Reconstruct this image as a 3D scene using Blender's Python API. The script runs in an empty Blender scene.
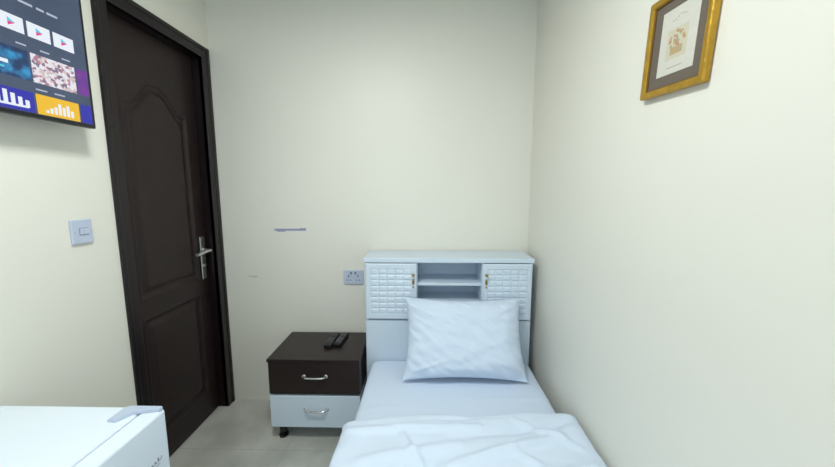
import bpy, bmesh, math, random
from mathutils import Vector, Euler, Matrix, noise
random.seed(4)
SC=bpy.context.scene
COL=SC.collection
try:
    SC.view_settings.view_transform='Standard'
except Exception: pass

# ---------------------------------------------------------------- materials
def mat(name,c,rough=.5,metal=0,var=0.0,vscale=6,bump=0.0,bscale=60,emit=None,es=1,coat=0,spec=None):
    m=bpy.data.materials.new(name); m.use_nodes=True
    nt=m.node_tree; b=nt.nodes["Principled BSDF"]
    b.inputs["Roughness"].default_value=rough; b.inputs["Metallic"].default_value=metal
    b.inputs["Base Color"].default_value=(*c,1)
    if coat: b.inputs["Coat Weight"].default_value=coat; b.inputs["Coat Roughness"].default_value=.08
    if spec is not None: b.inputs["Specular IOR Level"].default_value=spec
    tc=nt.nodes.new("ShaderNodeTexCoord")
    if var>0:
        n=nt.nodes.new("ShaderNodeTexNoise"); n.inputs["Scale"].default_value=vscale; n.inputs["Detail"].default_value=4
        r=nt.nodes.new("ShaderNodeMix"); r.data_type='RGBA'
        r.inputs[6].default_value=(*[max(0,x*(1-var)) for x in c],1)
        r.inputs[7].default_value=(*[min(1,x*(1+var)) for x in c],1)
        nt.links.new(tc.outputs["Object"],n.inputs["Vector"]); nt.links.new(n.outputs["Fac"],r.inputs[0])
        nt.links.new(r.outputs[2],b.inputs["Base Color"])
    if bump>0:
        n=nt.nodes.new("ShaderNodeTexNoise"); n.inputs["Scale"].default_value=bscale; n.inputs["Detail"].default_value=5
        bp=nt.nodes.new("ShaderNodeBump"); bp.inputs["Strength"].default_value=bump; bp.inputs["Distance"].default_value=.01
        nt.links.new(tc.outputs["Object"],n.inputs["Vector"]); nt.links.new(n.outputs["Fac"],bp.inputs["Height"])
        nt.links.new(bp.outputs["Normal"],b.inputs["Normal"])
    if emit:
        b.inputs["Emission Color"].default_value=(*emit,1); b.inputs["Emission Strength"].default_value=es
    return m

WALL=(.85,.83,.745)
M_wall=mat("wall_paint",WALL,.45,var=.02,vscale=2,bump=.04,bscale=35)
M_ceil=mat("ceiling_paint",(.86,.86,.82),.7,bump=.04)
M_dark=mat("espresso_wood",(.018,.009,.009),.42,var=.35,vscale=14,bump=.04,bscale=30,spec=.38)
M_darkf=mat("espresso_frame",(.010,.0055,.007),.33,var=.3,vscale=14,spec=.42)
M_drk2=mat("nightstand_wenge",(.016,.0075,.0075),.3,var=.3,vscale=16,spec=.4)
M_white=mat("white_lacquer",(.66,.76,.86),.35)
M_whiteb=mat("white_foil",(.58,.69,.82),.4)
M_fridge=mat("fridge_enamel",(.80,.88,.97),.3,bump=.02,bscale=200)
M_chrome=mat("chrome",(.75,.76,.78),.18,1)
M_steel=mat("brushed_steel",(.6,.6,.6),.3,1)
M_brass=mat("brass",(.45,.32,.12),.3,1)
M_black=mat("black_plastic",(.008,.008,.010),.35)
M_rem=mat("remote_plastic",(.005,.005,.006),.45)
M_grey=mat("grey_plastic",(.20,.22,.25),.4)
M_cap=mat("hinge_plastic",(.52,.60,.74),.4)
M_plate=mat("switch_plate",(.55,.61,.76),.35)
M_platesh=mat("switch_gap",(.22,.25,.3),.5)
M_sheet=mat("bed_sheet",(.68,.78,.93),.85,bump=.10,bscale=30)
M_pillow=mat("pillow_cotton",(.68,.78,.92),.85,bump=.12,bscale=22)
M_duvet=mat("duvet_cotton",(.71,.81,.95),.85,bump=.10,bscale=25)
M_gold=mat("gold_frame",(.50,.29,.03),.38,.55,var=.35,vscale=40,bump=.25,bscale=70)
M_gold2=mat("gold_frame_dark",(.22,.12,.02),.45,.4)
M_mat=mat("picture_mat",(.15,.12,.095),.8,var=.1,vscale=80)
M_paper=mat("print_paper",(.66,.64,.57),.7,var=.05,vscale=60)
M_tape=mat("masking_tape",(.33,.36,.52),.6,var=.2,vscale=60)
M_scuff=mat("scuff_mark",(.55,.53,.47),.7)

def tile_mat():
    m=bpy.data.materials.new("floor_tile"); m.use_nodes=True; nt=m.node_tree; b=nt.nodes["Principled BSDF"]
    tc=nt.nodes.new("ShaderNodeTexCoord"); mp=nt.nodes.new("ShaderNodeMapping")
    mp.inputs["Location"].default_value=(.13,.22,0)
    br=nt.nodes.new("ShaderNodeTexBrick"); br.offset=0; br.squash=1
    br.inputs["Scale"].default_value=1; br.inputs["Brick Width"].default_value=.6; br.inputs["Row Height"].default_value=.6
    br.inputs["Mortar Size"].default_value=.0012; br.inputs["Mortar"].default_value=(.36,.35,.32,1)
    n=nt.nodes.new("ShaderNodeTexNoise"); n.inputs["Scale"].default_value=5; n.inputs["Detail"].default_value=8
    cr=nt.nodes.new("ShaderNodeValToRGB")
    cr.color_ramp.elements[0].position=.3; cr.color_ramp.elements[0].color=(.42,.42,.38,1)
    cr.color_ramp.elements[1].position=.7; cr.color_ramp.elements[1].color=(.60,.60,.55,1)
    nt.links.new(tc.outputs["Object"],mp.inputs[0]); nt.links.new(mp.outputs[0],br.inputs["Vector"])
    nt.links.new(tc.outputs["Object"],n.inputs["Vector"]); nt.links.new(n.outputs["Fac"],cr.inputs[0])
    nt.links.new(cr.outputs[0],br.inputs["Color1"]); nt.links.new(cr.outputs[0],br.inputs["Color2"])
    nt.links.new(br.outputs["Color"],b.inputs["Base Color"]); b.inputs["Roughness"].default_value=.12
    return m
M_floor=tile_mat()

def screen_mat(name,c,es=1.0,c2=None,scale=30,kind='noise'):
    m=bpy.data.materials.new(name); m.use_nodes=True; nt=m.node_tree; b=nt.nodes["Principled BSDF"]
    b.inputs["Base Color"].default_value=(.01,.01,.01,1); b.inputs["Roughness"].default_value=.3
    b.inputs["Emission Strength"].default_value=es; b.inputs["Emission Color"].default_value=(*c,1)
    if c2:
        tc=nt.nodes.new("ShaderNodeTexCoord")
        if kind=='vor':
            v=nt.nodes.new("ShaderNodeTexVoronoi"); v.inputs["Scale"].default_value=scale; out=v.outputs["Color"]
            x=nt.nodes.new("ShaderNodeSeparateColor"); nt.links.new(out,x.inputs[0]); f=x.outputs[0]
        else:
            v=nt.nodes.new("ShaderNodeTexNoise"); v.inputs["Scale"].default_value=scale; v.inputs["Detail"].default_value=3; f=v.outputs["Fac"]
        nt.links.new(tc.outputs["Object"],v.inputs["Vector"])
        r=nt.nodes.new("ShaderNodeValToRGB"); cols=[c]+list(c2)
        while len(r.color_ramp.elements)<len(cols): r.color_ramp.elements.new(.5)
        for i,cc in enumerate(cols):
            e=r.color_ramp.elements[i]; e.position=(.3+.4*i/(len(cols)-1)) if kind!='vor' else i/len(cols); e.color=(*cc,1)
        if kind=='vor': r.color_ramp.interpolation='CONSTANT'
        nt.links.new(f,r.inputs[0]); nt.links.new(r.outputs[0],b.inputs["Emission Color"])
    return m

# ---------------------------------------------------------------- helpers
def empty(name,loc=(0,0,0)):
    e=bpy.data.objects.new(name,None); e.location=loc; e.empty_display_size=.1; COL.objects.link(e); return e
def put(name,bm,mats,parent=None,smooth=False):
    me=bpy.data.meshes.new(name); bm.normal_update(); bm.to_mesh(me); bm.free()
    if not isinstance(mats,(list,tuple)): mats=[mats]
    for m in mats: me.materials.append(m)
    if smooth:
        for p in me.polygons: p.use_smooth=True
    o=bpy.data.objects.new(name,me); COL.objects.link(o)
    if parent:
        o.parent=parent; o.matrix_parent_inverse=Matrix.Translation(-Vector(parent.location))
    return o
def addbox(bm,x0,x1,y0,y1,z0,z1,mi=0,bev=0,seg=2):
    r=bmesh.ops.create_cube(bm,size=1)
    vs=r["verts"]
    for v in vs:
        v.co=Vector((x0+(v.co.x+.5)*(x1-x0),y0+(v.co.y+.5)*(y1-y0),z0+(v.co.z+.5)*(z1-z0)))
    fs={f for v in vs for f in v.link_faces}
    for f in fs: f.material_index=mi
    if bev>0:
        es=list({e for v in vs for e in v.link_edges})
        r2=bmesh.ops.bevel(bm,geom=es,offset=bev,segments=seg,profile=.5,affect='EDGES')
        for f in r2["faces"]: f.material_index=mi
def box(name,x0,x1,y0,y1,z0,z1,m,parent=None,bev=0,seg=2):
    bm=bmesh.new(); addbox(bm,x0,x1,y0,y1,z0,z1,0,bev,seg)
    return put(name,bm,m,parent,False)
def grid(name,nu,nv,fn,m,parent=None,smooth=True,flip=False):
    bm=bmesh.new()
    V=[[bm.verts.new(fn(i/nu,j/nv)) for j in range(nv+1)] for i in range(nu+1)]
    for i in range(nu):
        for j in range(nv):
            q=(V[i][j],V[i+1][j],V[i+1][j+1],V[i][j+1])
            bm.faces.new(q[::-1] if flip else q)
    return put(name,bm,m,parent,smooth)
def cyl(bm,p0,p1,r0,r1=None,seg=20,mi=0):
    if r1 is None: r1=r0
    p0=Vector(p0);p1=Vector(p1); d=p1-p0
    q=d.to_track_quat('Z','Y').to_matrix().to_4x4()
    mt=Matrix.Translation((p0+p1)/2)@q
    r=bmesh.ops.create_cone(bm,cap_ends=True,segments=seg,radius1=r0,radius2=r1,depth=d.length,matrix=mt)
    for v in r["verts"]:
        for f in v.link_faces: f.material_index=mi; f.smooth=len(f.verts)==4
def tube(name,pts,r,m,parent=None,res=4):
    c=bpy.data.curves.new(name,'CURVE'); c.dimensions='3D'; c.bevel_depth=r; c.bevel_resolution=res; c.use_fill_caps=True
    s=c.splines.new('NURBS'); s.points.add(len(pts)-1)
    for i,p in enumerate(pts): s.points[i].co=(*p,1)
    s.use_endpoint_u=True; s.order_u=3; s.resolution_u=8
    c.materials.append(m)
    o=bpy.data.objects.new(name,c); COL.objects.link(o)
    if parent: o.parent=parent; o.matrix_parent_inverse=Matrix.Translation(-Vector(parent.location))
    return o
def ss(a,b,x):
    t=max(0,min(1,(x-a)/(b-a))); return t*t*(3-2*t)

XL,XR,YB,YF,ZC=-1.24,.618,2.0,-1.5,2.415
# ---------------------------------------------------------------- room shell
box("floor",XL-.12,XR+.12,YF-.12,YB+.12,-.1,0,M_floor)
box("ceiling",XL-.12,XR+.12,YF-.12,YB+.12,ZC,ZC+.1,M_ceil)
box("wall_back",XL-.12,XR+.12,YB,YB+.12,0,ZC,M_wall)
box("wall_right",XR,XR+.12,YF,YB,0,ZC,M_wall)
box("wall_front",XL-.12,XR+.12,YF-.12,YF,0,ZC,M_wall)
bm=bmesh.new()
addbox(bm,XL-.12,XL,YF,1.33,0,ZC); addbox(bm,XL-.12,XL,1.33,1.975,2.125,ZC); addbox(bm,XL-.12,XL,1.975,YB,0,ZC)
put("wall_left",bm,M_wall)

# ---------------------------------------------------------------- door
D=empty("door_1",(XL,1.65,0))
fy0,fy1,fz=1.307,1.990,2.148; w=.062
bm=bmesh.new()
for (a,b,c,d) in [(fy0,fy0+w,0,fz),(fy1-w,fy1,0,fz)]:
    addbox(bm,XL-.02,XL+.005,a,b,c,d,0,.003)
addbox(bm,XL-.02,XL+.005,fy0+w,fy1-w,fz-w,fz,0,.003)
addbox(bm,XL,XL+.010,fy0,fy0+.022,0,fz,0,.004); addbox(bm,XL,XL+.010,fy1-.022,fy1,0,fz,0,.004)
addbox(bm,XL,XL+.010,fy0,fy1,fz-.022,fz,0,.004)
addbox(bm,XL-.118,XL,1.335,fy0+w,0,fz-w+.01,0,.002); addbox(bm,XL-.118,XL,fy1-w,1.972,0,fz-w+.01,0,.002)
addbox(bm,XL-.118,XL,1.335,1.972,fz-w,2.122,0,.002)
addbox(bm,XL-.118,XL-.10,fy0+w,fy0+w+.012,0,fz-w,0,.002)
put("frame",bm,M_darkf,D)
dy0,dy1,dz0,dz1=fy0+w+.003,fy1-w-.003,.008,fz-w-.003
def panel_h(y,z):
    h=0
    ya,yb=dy0+.085,dy1-.085; ym=(ya+yb)/2
    t=abs(y-ym)/((yb-ya)/2)
    top=1.735+.115*(1-ss(.10,.85,t))
    d1=min(y-ya,yb-y,z-.86,(top-z)*.85)
    d2=min(y-ya,yb-y,z-.16,.75-z)
    for d in (d1,d2):
        if d>-.012:
            if d<0: h=.004*ss(-.012,-.006,d)*(1-ss(-.006,0,d))
            else: h=-.010*ss(0,.006,d)*(1-ss(.020,.042,d))
    return h
xs=XL-.058
grid("slab_face",90,300,lambda u,v:Vector((xs+panel_h(dy0+u*(dy1-dy0),dz0+v*(dz1-dz0)),dy0+u*(dy1-dy0),dz0+v*(dz1-dz0))),M_dark,D)
box("slab_core",xs-.04,xs-.011,dy0,dy1,dz0,dz1,M_dark,D)
bm=bmesh.new(); addbox(bm,xs-.012,xs+.0005,dy0,dy0+.004,dz0,dz1); addbox(bm,xs-.012,xs+.0005,dy1-.004,dy1,dz0,dz1)
put("slab_edges",bm,M_dark,D)
hy,hz=1.885,.965
bm=bmesh.new(); addbox(bm,xs,xs+.009,hy-.019,hy+.019,hz-.125,hz+.125,0,.004,3)
cyl(bm,(xs+.008,hy,hz+.045),(xs+.02,hy,hz+.045),.015); cyl(bm,(xs+.02,hy,hz+.045),(xs+.055,hy,hz+.045),.009)
cyl(bm,(xs+.008,hy,hz-.045),(xs+.015,hy,hz-.045),.010)
put("handle_plate",bm,M_steel,D)
tube("handle_lever",[(xs+.052,hy,hz+.045),(xs+.056,hy-.02,hz+.047),(xs+.054,hy-.06,hz+.043),(xs+.050,hy-.10,hz+.035),(xs+.052,hy-.118,hz+.040)],.0085,M_steel,D)
bm=bmesh.new()
for z in (.25,1.05,1.85): cyl(bm,(XL-.05,dy0-.001,z-.045),(XL-.05,dy0-.001,z+.045),.006)
put("hinges",bm,M_steel,D)

# ---------------------------------------------------------------- television
T=empty("wall_mounted_television",(-1.18,.76,1.81))
OY,OZ=-.008,.001
ty0,ty1,tz0,tz1=.315+OY,1.188+OY,1.567+OZ,2.065+OZ; tx=-1.15
box("bezel",tx-.022,tx,ty0,ty1,tz0,tz1,M_black,T,.003)
box("rear_housing",tx-.055,tx-.022,ty0+.12,ty1-.12,tz0+.05,tz1-.1,M_black,T,.01)
box("wall_bracket",XL+.001,tx-.055,ty0+.3,ty1-.3,1.72,1.92,M_black,T)
S_bg=screen_mat("screen_bg",(.030,.050,.10),1,[(.070,.10,.17)],3)
S_white=screen_mat("screen_white",(.80,.85,.92),1)
S_txt=screen_mat("screen_text",(.45,.50,.60),1)
S_teal=screen_mat("screen_teal",(.10,.55,.75),1); S_red=screen_mat("screen_red",(.75,.05,.25),1)
S_navy=screen_mat("screen_navy",(.004,.012,.045),1,[(.01,.05,.16),(.03,.30,.60)],28)
S_ppl=screen_mat("screen_people",(.75,.72,.78),1,[(.45,.20,.28),(.8,.75,.80),(.22,.16,.24),(.62,.52,.52),(.75,.8,.9)],130,'vor')
S_pur=screen_mat("screen_purple",(.26,.03,.30),1,[(.06,.03,.28)],30)
S_blue=screen_mat("screen_blue",(.02,.02,.40),1); S_yel=screen_mat("screen_yellow",(.85,.50,.02),1)
sx=tx+.0004; sy0,sy1,sz0,sz1=ty0+.012,ty1-.010,tz0+.012,tz1-.012
box("screen",tx-.001,sx,sy0,sy1,sz0,sz1,S_bg,T)
def card(name,y0,y1,z0,z1,m,k=1,bev=0):
    return box(name,sx,sx+.0004*k,max(y0+OY,sy0+.002),min(y1+OY,sy1-.001),max(z0+OZ,sz0+.001),z1+OZ,m,T)
n=0
for i in range(-9,3):
    y0=1.082+.0685*(i-2)
    if y0+OY<sy0: continue
    card("app_card_%d"%n,y0,y0+.060,1.797,1.839,S_white)
    yc=y0+.03+OY; zc=1.818+OZ
    bm=bmesh.new()
    for (dy,dz,mi) in ((0,.004,0),(0,-.004,1)):
        v=[bm.verts.new((sx+.0008,yc-.008,zc+ (.011 if mi==0 else 0))),bm.verts.new((sx+.0008,yc+.010,zc)),bm.verts.new((sx+.0008,yc-.008,zc-(0 if mi==0 else .011)))]
        f=bm.faces.new(v); f.material_index=mi
    put("app_icon_%d"%n,bm,[S_teal,S_red],T)
    n+=1
for i,(y0,m) in enumerate([(1.141,S_pur),(1.012,S_ppl),(.883,S_navy),(.754,S_ppl),(.625,S_navy),(.496,S_pur),(.367,S_ppl)]):
    card("show_card_%d"%i,y0,y0+.123,1.670,1.752,m)
for i,(y0,m) in enumerate([(1.141,S_blue),(1.012,S_yel),(.883,S_blue),(.754,S_pur),(.625,S_yel),(.496,S_blue),(.367,S_pur)]):
    card("channel_card_%d"%i,y0,y0+.123,1.560,1.638,m)
for k,(y,h) in enumerate([(1.035,.008),(1.047,.016),(1.059,.022),(1.071,.034),(1.083,.026),(1.095,.034),(1.107,.020)]):
    card("logo_bar_%d"%k,y,y+.008,1.588,1.588+h,S_white,2)
for k in range(5):
    card("logo_stroke_%d"%k,.915+k*.017,.925+k*.017,1.592+.004*(k%2),1.612+.006*((k*3)%4),S_white,2)
card("logo_base",.915,.99,1.590,1.596,S_white,2)
for k,(y,l) in enumerate([(.90,.03),(.94,.025),(.972,.02),(1.00,.035),(1.045,.02),(1.072,.03)]):
    card("menu_word_%d"%k,y,y+l,1.884,1.890,S_txt)
for k in range(4): card("menu_label_%d"%k,.92+k*.06,.945+k*.06,1.765,1.769,S_txt)
for k in range(2): card("row_label_%d"%k,1.015+k*.05,1.045+k*.05,1.649,1.653,S_txt)
card("show_text",.90,.955,1.702,1.712,S_white,2); card("show_text_b",.91,.945,1.688,1.694,S_teal,2)

# ---------------------------------------------------------------- light switch & socket
L=empty("light_switch",(XL,1.17,1.21))
box("plate",XL+.0005,XL+.010,1.128,1.202,1.165,1.252,M_plate,L,.003)
box("rocker_gap",XL+.009,XL+.0105,1.152,1.186,1.196,1.222,M_platesh,L)
box("rocker_1",XL+.009,XL+.014,1.154,1.1685,1.198,1.220,M_plate,L,.0015)
box("rocker_2",XL+.009,XL+.014,1.1695,1.184,1.198,1.220,M_plate,L,.0015)
bm=bmesh.new()
for y in (1.136,1.194): cyl(bm,(XL+.009,y,1.2085),(XL+.0112,y,1.2085),.003)
put("screws",bm,M_steel,L)
S=empty("wall_socket",(-.44,YB,.825))
box("plate",-.500,-.378,YB-.010,YB-.0005,.782,.868,M_plate,S,.003)
bm=bmesh.new()
for cx in (-.468,-.410):
    addbox(bm,cx-.003,cx+.003,YB-.0112,YB-.009,.828,.838); addbox(bm,cx-.014,cx-.007,YB-.0112,YB-.009,.806,.811); addbox(bm,cx+.007,cx+.014,YB-.0112,YB-.009,.806,.811)
put("pin_holes",bm,M_black,S)
bm=bmesh.new()
for cx in (-.452,-.426): addbox(bm,cx-.006,cx+.006,YB-.014,YB-.009,.846,.860,0,.0015)
put("rockers",bm,M_platesh,S)

bm=bmesh.new(); addbox(bm,-.916,-.724,YB-.0012,YB-.0002,1.112,1.124); addbox(bm,-.900,-.850,YB-.0016,YB-.0002,1.106,1.115); addbox(bm,-.760,-.722,YB-.0016,YB-.0002,1.120,1.128)
put("tape_strip",bm,M_tape)
bm=bmesh.new(); addbox(bm,-1.10,-1.035,YB-.001,YB-.0002,.825,.829); addbox(bm,-1.07,-1.04,YB-.001,YB-.0002,.820,.823)
put("wall_scuff",bm,M_scuff)

# ---------------------------------------------------------------- headboard
H=empty("bookcase_headboard",(.13,1.87,0))
hx0,hx1,hyf,hyb=-.326,.578,1.765,1.985
box("top",hx0-.006,hx1+.006,hyf-.012,hyb+.005,.970,.994,M_white,H,.003)
box("side_left",hx0,hx0+.018,hyf,hyb,0,.970,M_white,H,.001)
box("side_right",hx1-.018,hx1,hyf,hyb,0,.970,M_white,H,.001)
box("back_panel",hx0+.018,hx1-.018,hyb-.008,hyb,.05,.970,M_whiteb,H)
box("bottom_shelf",hx0+.018,hx1-.018,hyf+.004,hyb-.008,.722,.742,M_white,H)
box("divider_left",-.056,-.040,hyf+.002,hyb-.008,.742,.970,M_white,H)
box("divider_right",.306,.322,hyf+.002,hyb-.008,.742,.970,M_white,H)
box("middle_shelf",-.040,.306,hyf+.015,hyb-.008,.838,.854,M_white,H,.001)
box("rail",-.046,.312,hyf-.002,hyf+.016,.655,.744,M_white,H,.001)
box("lower_panel",hx0+.002,hx1-.002,hyf-.002,hyf+.014,.08,.646,M_white,H,.002)
box("seam_backing",hx0+.018,hx1-.018,hyf+.006,hyf+.014,.640,.740,M_platesh,H)
def lattice(name,x0,x1,z0,z1):
    mgx,mgz=.026,.030; nc,nr=5,8
    def f(u,v):
        x=x0+u*(x1-x0); z=z0+v*(z1-z0)
        d=min(x-x0-mgx,x1-mgx-x,z-z0-mgz,z1-mgz-z); h=0
        if d>0:
            cx=(x-x0-mgx)/(x1-x0-2*mgx)*nc; cz=(z-z0-mgz)/(z1-z0-2*mgz)*nr
            fx=cx%1; fz_=cz%1
            e=min(fx,1-fx)*(x1-x0-2*mgx)/nc; e2=min(fz_,1-fz_)*(z1-z0-2*mgz)/nr
            h=-.0035+.0035*ss(.001,.007,min(e,e2))
            h+=.002*math.sin(math.pi*(fx if (int(cx)+int(cz))%2 else fz_))-.002
        eb=min(x-x0,x1-x,z-z0,z1-z); h-=.004*(1-ss(0,.004,eb))
        return Vector((x,hyf-.014-h,z))
    grid(name,130,150,f,M_white,H)
    box(name+"_core",x0,x1,hyf-.006,hyf+.001,z0,z1,M_white,H)
lattice("door_left",hx0+.004,-.044,.655,.966)
lattice("door_right",.310,hx1-.004,.655,.966)
bm=bmesh.new()
for x in (-.062,.330):
    cyl(bm,(x,hyf-.014,.905),(x,hyf-.028,.905),.004); cyl(bm,(x,hyf-.028,.905),(x,hyf-.036,.905),.009,.007)
    addbox(bm,x-.006,x+.006,hyf-.017,hyf-.012,.850,.882,0,.002)
    cyl(bm,(x,hyf-.016,.838),(x,hyf-.022,.838),.005)
put("knobs",bm,M_brass,H)
bm=bmesh.new()
for x in (-.062,.330): cyl(bm,(x,hyf-.018,.868),(x,hyf-.0185,.868),.0035); addbox(bm,x-.0015,x+.0015,hyf-.0185,hyf-.0165,.856,.868)
put("keyholes",bm,M_black,H)

# ---------------------------------------------------------------- bed
B=empty("bed",(.13,.8,0))
bx0,bx1,by0,by1=-.294,.570,-.15,1.758
bm=bmesh.new()
addbox(bm,bx0+.01,bx1-.01,by0,by1-.004,.06,.20,0,.004)
for x in (bx0+.03,bx1-.08):
    for y in (by0+.03,by1-.1): addbox(bm,x,x+.05,y,y+.05,0,.06)
put("base",bm,M_white,B)
def nz(x,y,z,s): return noise.noise(Vector((x,y,z))*s)
def matt(u,v):
    y=by0+v*(by1-by0); a=u*2*math.pi
    ca,sa=math.cos(a),math.sin(a); p=.16
    cx=math.copysign(abs(ca)**p,ca); sz=math.copysign(abs(sa)**p,sa)
    e=min(1,((min(v,1-v)*(by1-by0))/.03)); e=math.sqrt(max(0,1-(1-e)**2)) if e<1 else 1
    X=(bx0+bx1)/2+(bx1-bx0)/2*cx*(.97+.03*e); Z=.312+.108*sz*(.80+.20*e)
    if Z>.38: Z+=.004*nz(X,y,0,5)+.003*nz(X*3,y,1,7)+.003*math.exp(-((y-1.36-.12*X)/.012)**2)
    return Vector((X,y,Z))
grid("mattress",96,150,matt,M_sheet,B,flip=True)

# ---------------------------------------------------------------- duvet
def ridge(X,Y,x0,y0,x1,y1,wd,amp):
    dx,dy=x1-x0,y1-y0; L2=dx*dx+dy*dy
    t=((X-x0)*dx+(Y-y0)*dy)/L2; tc=max(0,min(1,t))
    px,py=x0+tc*dx,y0+tc*dy
    d=math.hypot(X-px,Y-py)
    return amp*math.exp(-(d/wd)**2)*(.35+.65*math.sin(math.pi*max(0.05,min(.95,tc))))
RD=[(-.28,1.12,.20,1.15,.016,.014),(.10,1.09,.58,1.19,.020,-.012),(-.20,.98,.12,1.06,.020,.013),(.05,.96,.50,1.11,.018,.014),
    (.18,.88,.55,.98,.020,.013),(-.26,.90,.02,.97,.014,-.010),(.30,1.04,.46,.88,.016,.011),(-.02,1.19,.30,1.21,.010,-.007),(-.10,1.13,.02,.92,.013,.009),(.34,1.2,.54,1.06,.014,.010)]
def duv(u,v):
    yend=1.240; y0=by0-.03
    hang_l=.24; hang_r=.10; top=.915; tot=hang_l+top+hang_r
    s=u*tot
    lx=-.316; rx=.606
    if s<hang_l:
        t=s/hang_l; X=lx-.012+.012*math.sin(t*3); Z=.200+(.450-.200)*t
        k=ss(.72,1,t); X+=.020*k; Z-=.004*k
    elif s<hang_l+top:
        t=(s-hang_l)/top; X=lx+.008+(rx-lx-.016)*t
        e=min(t,1-t)*top
        Z=.446+.026*math.sqrt(max(0,min(1,e/.06)*(2-min(1,e/.06))))
    else:
        t=(s-hang_l-top)/hang_r; X=rx-.008+.006*math.sin(t*math.pi); Z=.446-.10*t
    yl=yend-.010+.060*(u-.5)+.008*math.sin(u*17)+.012*nz(u*3,0,3,2)
    if u<.3: yl-=.02*(1-ss(.12,.32,u))
    if v>.88:
        q=(v-.88)/.12; a=q*math.pi
        Y=yl-.026+.026*math.sin(a)
        Z2=Z-.024*(1-math.cos(a))
        if Z>.40: Z=max(Z2,.438)
    else:
        Y=y0+(yl-.026-y0)*(v/.88)
    inner=1-ss(.84,.97,v)
    if s>hang_l*.6:
        f=.012*nz(X*1.2+Y*.7,Y*2.2,2,2.2)+.008*nz(X*2.5-Y*2.0,Y*1.2,7,3.2)+.006*nz(X*4+Y,Y*5-X*3,5,3)
        for r_ in RD: f+=1.4*ridge(X,Y,*r_)
        Z+=f*inner+.004*nz(X*5,Y*2,9,3)*(1-inner)
        if hang_l<=s<hang_l+top: Z=max(Z,.441)
    else:
        X+=.006*nz(Y*6,Z*1.5,4,1.5)
    X=max(-.36,min(.612,X))
    return Vector((X,Y,Z))
dv=grid("duvet",190,300,duv,M_duvet,None,flip=True)
sm=dv.modifiers.new("thickness",'SOLIDIFY'); sm.thickness=.004; sm.offset=-1

# ---------------------------------------------------------------- pillow
PW,PH,PT=.304,.203,.080
def pil(side):
    def f(u,v):
        a=u*2-1; b=v*2-1
        X=a*PW*(1-.075*(1-b*b)*abs(a)**3); Y=b*PH*(1-.09*(1-a*a)*abs(b)**3)
        t=(max(0,1-a**4)**.66)*(max(0,1-b**4)**.66)
        t*=1+.14*nz(a,b,side,1.6)
        Z=side*PT*t
        if t>0:
            ca=math.atan2(b,a); edge=1-t
            Z+=side*min(1,t*5)*(.007*nz(a*2.2,b*3.2,3+side,1.8)+.006*math.sin(ca*24+3*nz(a,b,1,2))*edge**2*.9+.007*nz(a*5+b*4,b*2.5,2,1.8))
            if side==1:
                for r_ in [(-.9,.75,-.35,.35,.05,.009),(.9,.8,.40,.45,.05,.009),(-.8,-.8,-.3,-.55,.05,.009),(.85,-.75,.35,-.5,.05,.008),(-.1,.75,.35,.65,.05,-.008),(-.5,.1,.1,-.1,.06,-.006),(.2,-.3,.65,-.1,.05,.006),(-.6,-.3,-.2,.2,.05,.005)]:
                    Z+=ridge(a,b,*r_)*min(1,t*4)
        return Vector((X,Y,Z))
    return f
bm=bmesh.new()
NU,NV=110,80
vt={}
for side in (1,-1):
    f=pil(side)
    for i in range(NU+1):
        for j in range(NV+1):
            bd=i in(0,NU) or j in (0,NV)
            if side==-1 and bd: vt[(side,i,j)]=vt[(1,i,j)]; continue
            u=.5-.5*math.cos(math.pi*i/NU); v=.5-.5*math.cos(math.pi*j/NV)
            vt[(side,i,j)]=bm.verts.new(f(u,v))
    for i in range(NU):
        for j in range(NV):
            q=[vt[(side,i,j)],vt[(side,i+1,j)],vt[(side,i+1,j+1)],vt[(side,i,j+1)]]
            bm.faces.new(q if side==1 else q[::-1])
bmesh.ops.rotate(bm,verts=bm.verts,cent=(0,0,0),matrix=Matrix.Rotation(math.radians(-.8),3,'Z'))
bmesh.ops.rotate(bm,verts=bm.verts,cent=(0,0,0),matrix=Matrix.Rotation(math.radians(61),3,'X'))
bmesh.ops.rotate(bm,verts=bm.verts,cent=(0,0,0),matrix=Matrix.Rotation(math.radians(1),3,'Z'))
pl=put("pillow",bm,M_pillow,None,True)
pl.location=(.198,1.616,.615)

# ---------------------------------------------------------------- nightstand
N=empty("nightstand",(-.585,1.82,0))
nx0,nx1,nyf,nyb=-.829,-.343,1.650,1.985
box("top",nx0-.004,nx1+.002,nyf-.012,nyb,.456,.474,M_drk2,N,.002)
box("body_upper",nx0+.002,nx1-.002,nyf+.012,nyb-.002,.268,.456,M_drk2,N)
box("body_lower",nx0+.002,nx1-.002,nyf+.012,nyb-.002,.076,.268,M_white,N)
box("drawer_front_upper",nx0,nx1,nyf-.006,nyf+.012,.276,.452,M_drk2,N,.002)
box("drawer_front_lower",nx0,nx1,nyf-.006,nyf+.012,.084,.266,M_white,N,.002)
bm=bmesh.new()
for x in (nx0+.045,nx1-.045):
    for y in (nyf+.04,nyb-.05): cyl(bm,(x,y,0),(x,y,.012),.024,.026); cyl(bm,(x,y,.012),(x,y,.078),.020)
put("feet",bm,M_black,N)
for nm,z in (("handle_upper",.380),("handle_lower",.190)):
    xa,xb=-.638,-.521; y=nyf-.006
    tube(nm,[(xa,y,z),(xa+.004,y-.016,z),(xa+.02,y-.024,z),(xb-.02,y-.024,z),(xb-.004,y-.016,z),(xb,y,z)],.0055,M_chrome,N)
    bm=bmesh.new(); cyl(bm,(xa,y+.001,z),(xa,y-.004,z),.010); cyl(bm,(xb,y+.001,z),(xb,y-.004,z),.010); put(nm+"_rosettes",bm,M_chrome,N)

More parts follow.
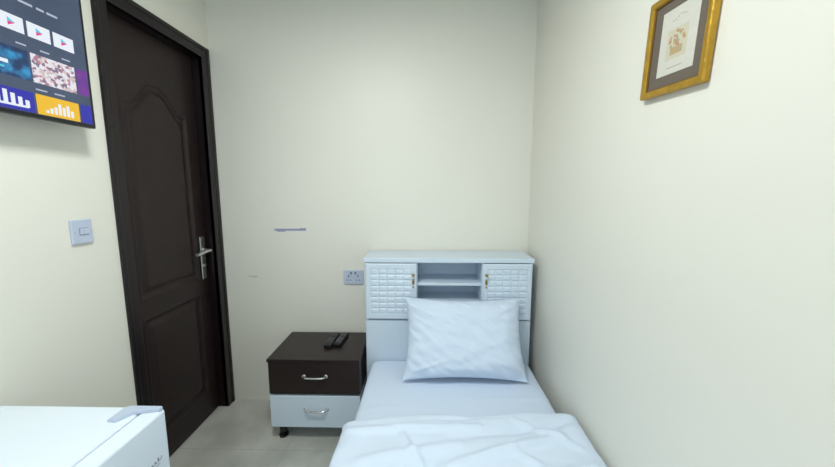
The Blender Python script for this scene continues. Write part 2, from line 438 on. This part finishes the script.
M_rr=mat("remote_red",(.5,.02,.02),.4)
def remote(name,cx,cy,ang,l,w_):
    bm=bmesh.new(); addbox(bm,-w_/2,w_/2,-l/2,l/2,.0,.019,0,.005,3)
    for r in range(9):
        for c in range(3):
            if r in (3,): continue
            x=(c-1)*w_*.27; y=l*.40-r*l*.088
            addbox(bm,x-.003,x+.003,y-.0025,y+.0025,.0185,.0205,1,.0008,1)
    cyl(bm,(0,l*.40-3*l*.088,.0185),(0,l*.40-3*l*.088,.021),.008,.007,mi=0)
    cyl(bm,(-w_*.27,l*.44,.0185),(-w_*.27,l*.44,.0215),.003,mi=2)
    o=put(name,bm,[M_rem,M_grey,M_rr],None)
    o.location=(cx,cy,.4742); o.rotation_euler=(0,0,math.radians(ang)); return o
remote("remote_control",-.545,1.858,-2,.175,.044)
remote("remote_control",-.492,1.864,-5,.155,.042)

# ---------------------------------------------------------------- mini fridge
F=empty("mini_fridge",(-.97,.62,0))
gx0,gx1,gy0,gy1,gz=-1.21,-.795,.375,.858,.746
box("cabinet",gx0,gx1,gy0,gy1,.03,gz-.012,M_fridge,F,.006,3)
box("worktop",gx0,gx1+.006,gy0-.002,gy1+.002,gz-.022,gz,M_fridge,F,.007,3)
box("gasket",gx1-.001,gx1+.009,gy0+.01,gy1-.01,.06,gz-.03,M_grey,F)
box("door",gx1+.009,-.732,gy0,gy1,.05,gz-.001,M_fridge,F,.009,4)
bm=bmesh.new()
poly=[(-.840,.795),(-.840,.848),(-.826,.856),(-.740,.856),(-.734,.850),(-.736,.840),(-.762,.835),(-.795,.826),(-.815,.793)]
vb=[bm.verts.new((x,y,gz)) for x,y in poly]; vtp=[bm.verts.new((x,y,gz+.007)) for x,y in poly]
bm.faces.new(vtp[::-1]); bm.faces.new(vb)
for i in range(len(poly)):
    k=(i+1)%len(poly); bm.faces.new((vb[i],vtp[i],vtp[k],vb[k]))
bmesh.ops.recalc_face_normals(bm,faces=bm.faces)
bmesh.ops.bevel(bm,geom=[e for e in bm.edges if all(v.co.z>gz+.006 for v in e.verts)],offset=.002,segments=2,affect='EDGES')
put("hinge_cover",bm,M_cap,F)
bm=bmesh.new()
for x in (gx0+.04,gx1-.04):
    for y in (gy0+.04,gy1-.04): cyl(bm,(x,y,0),(x,y,.032),.018)
put("feet",bm,M_black,F)
pts=[]
for i in range(80):
    t=i/79; pts.append((-.7316,.745+.080*t-.004*math.sin(t*50),.612+.005*math.cos(t*50)*(1.5 if i%22<5 else .7)+.008*t))
tube("brand_script",pts,.0008,M_grey,F,2)
tube("brand_underline",[(-.7316,.755,.600),(-.7316,.79,.603),(-.7316,.82,.607)],.0006,M_grey,F,2)

# ---------------------------------------------------------------- framed picture
cy,cz=.875,1.716
P=empty("framed_picture",(XR-.001,cy,cz))
W,Hh=.218,.240
def ring(name,x0,x1,in0,in1,m,bev):
    bm=bmesh.new()
    a0,a1=-W/2+in0,W/2-in0; b0,b1=-Hh/2+in0,Hh/2-in0; t=in1-in0
    addbox(bm,x0,x1,cy+a0,cy+a1,cz+b0,cz+b0+t,0,bev); addbox(bm,x0,x1,cy+a0,cy+a1,cz+b1-t,cz+b1,0,bev)
    addbox(bm,x0,x1,cy+a0,cy+a0+t,cz+b0+t*.5,cz+b1-t*.5,0,bev); addbox(bm,x0,x1,cy+a1-t,cy+a1,cz+b0+t*.5,cz+b1-t*.5,0,bev)
    put(name,bm,m,P)
ring("moulding_outer",XR-.018,XR-.0015,0,.017,M_gold,.004)
ring("moulding_inner",XR-.013,XR-.0015,.015,.020,M_gold2,.0015)
box("mat_board",XR-.009,XR-.002,cy-W/2+.018,cy+W/2-.018,cz-Hh/2+.018,cz+Hh/2-.018,M_mat,P)
box("print",XR-.0098,XR-.009,cy-.062,cy+.060,cz-.074,cz+.078,M_paper,P)
inks=[mat("ink_rose",(.50,.28,.18),.8),mat("ink_ochre",(.54,.38,.16),.8),mat("ink_sage",(.36,.40,.24),.8),mat("ink_line",(.40,.36,.28),.8),mat("ink_wash",(.62,.57,.44),.8)]
bm=bmesh.new(); rr=random.Random(8)
addbox(bm,XR-.0099,XR-.0098,cy-.034,cy+.034,cz-.040,cz+.030,4)
# flower basket: woven bowl, stems and blooms
addbox(bm,XR-.0100,XR-.0098,cy-.020,cy+.020,cz-.030,cz-.012,1)
for k in range(5): addbox(bm,XR-.0102,XR-.0099,cy-.020+.0085*k,cy-.017+.0085*k,cz-.030,cz-.012,3)
for k in range(34):
    a=rr.uniform(0,math.pi); q=rr.uniform(.004,.028); y=cy+q*math.cos(a); z=cz-.010+q*math.sin(a)*1.25; s=rr.uniform(.002,.0046)
    cyl(bm,(XR-.0098,y,z),(XR-.0101-.0001*rr.random(),y,z),s,s,9,rr.choice((0,0,1,2)))
for k in range(6): addbox(bm,XR-.0100,XR-.0098,cy-.022+.008*k,cy-.017+.008*k,cz+.052+.004*math.sin(k),cz+.054+.004*math.sin(k),3)
addbox(bm,XR-.0100,XR-.0098,cy-.025,cy+.025,cz-.060,cz-.058,3)
put("artwork",bm,inks,P)
P.rotation_euler=(math.radians(4.0),0,0)

# ---------------------------------------------------------------- lights
C=empty("ceiling_light",(-.35,.65,ZC))
box("housing",-.50,-.20,.5,.8,ZC-.03,ZC-.001,M_white,C,.004)
box("diffuser",-.49,-.21,.51,.79,ZC-.036,ZC-.03,mat("diffuser",(.9,.9,.9),.5,emit=(.95,.97,1),es=6),C)
def area(name,loc,rot,sx_,sy_,e,c):
    l=bpy.data.lights.new(name,'AREA'); l.shape='RECTANGLE'; l.size=sx_; l.size_y=sy_; l.energy=e; l.color=c
    o=bpy.data.objects.new(name,l); o.location=loc; o.rotation_euler=rot; COL.objects.link(o); return o
area("ceiling_lamp",(-.35,.65,ZC-.05),(0,0,0),.28,.28,17.5,(.93,.98,.95))
area("window_daylight",(-.3,YF+.1,1.5),(math.radians(90),0,0),1.2,1.2,11,(.70,.85,1.0))
w_=bpy.data.worlds.new("world"); SC.world=w_; w_.use_nodes=True
w_.node_tree.nodes["Background"].inputs[0].default_value=(.5,.6,.7,1); w_.node_tree.nodes["Background"].inputs[1].default_value=.3

# ---------------------------------------------------------------- camera
cd=bpy.data.cameras.new("camera"); cam=bpy.data.objects.new("camera",cd); COL.objects.link(cam); SC.camera=cam
cd.sensor_width=36; cd.lens=36*334/835; cd.clip_start=.01
cam.location=(0,0,1.355); cam.rotation_euler=Euler((math.radians(90-7.35),0,math.radians(1.29)),'XYZ')
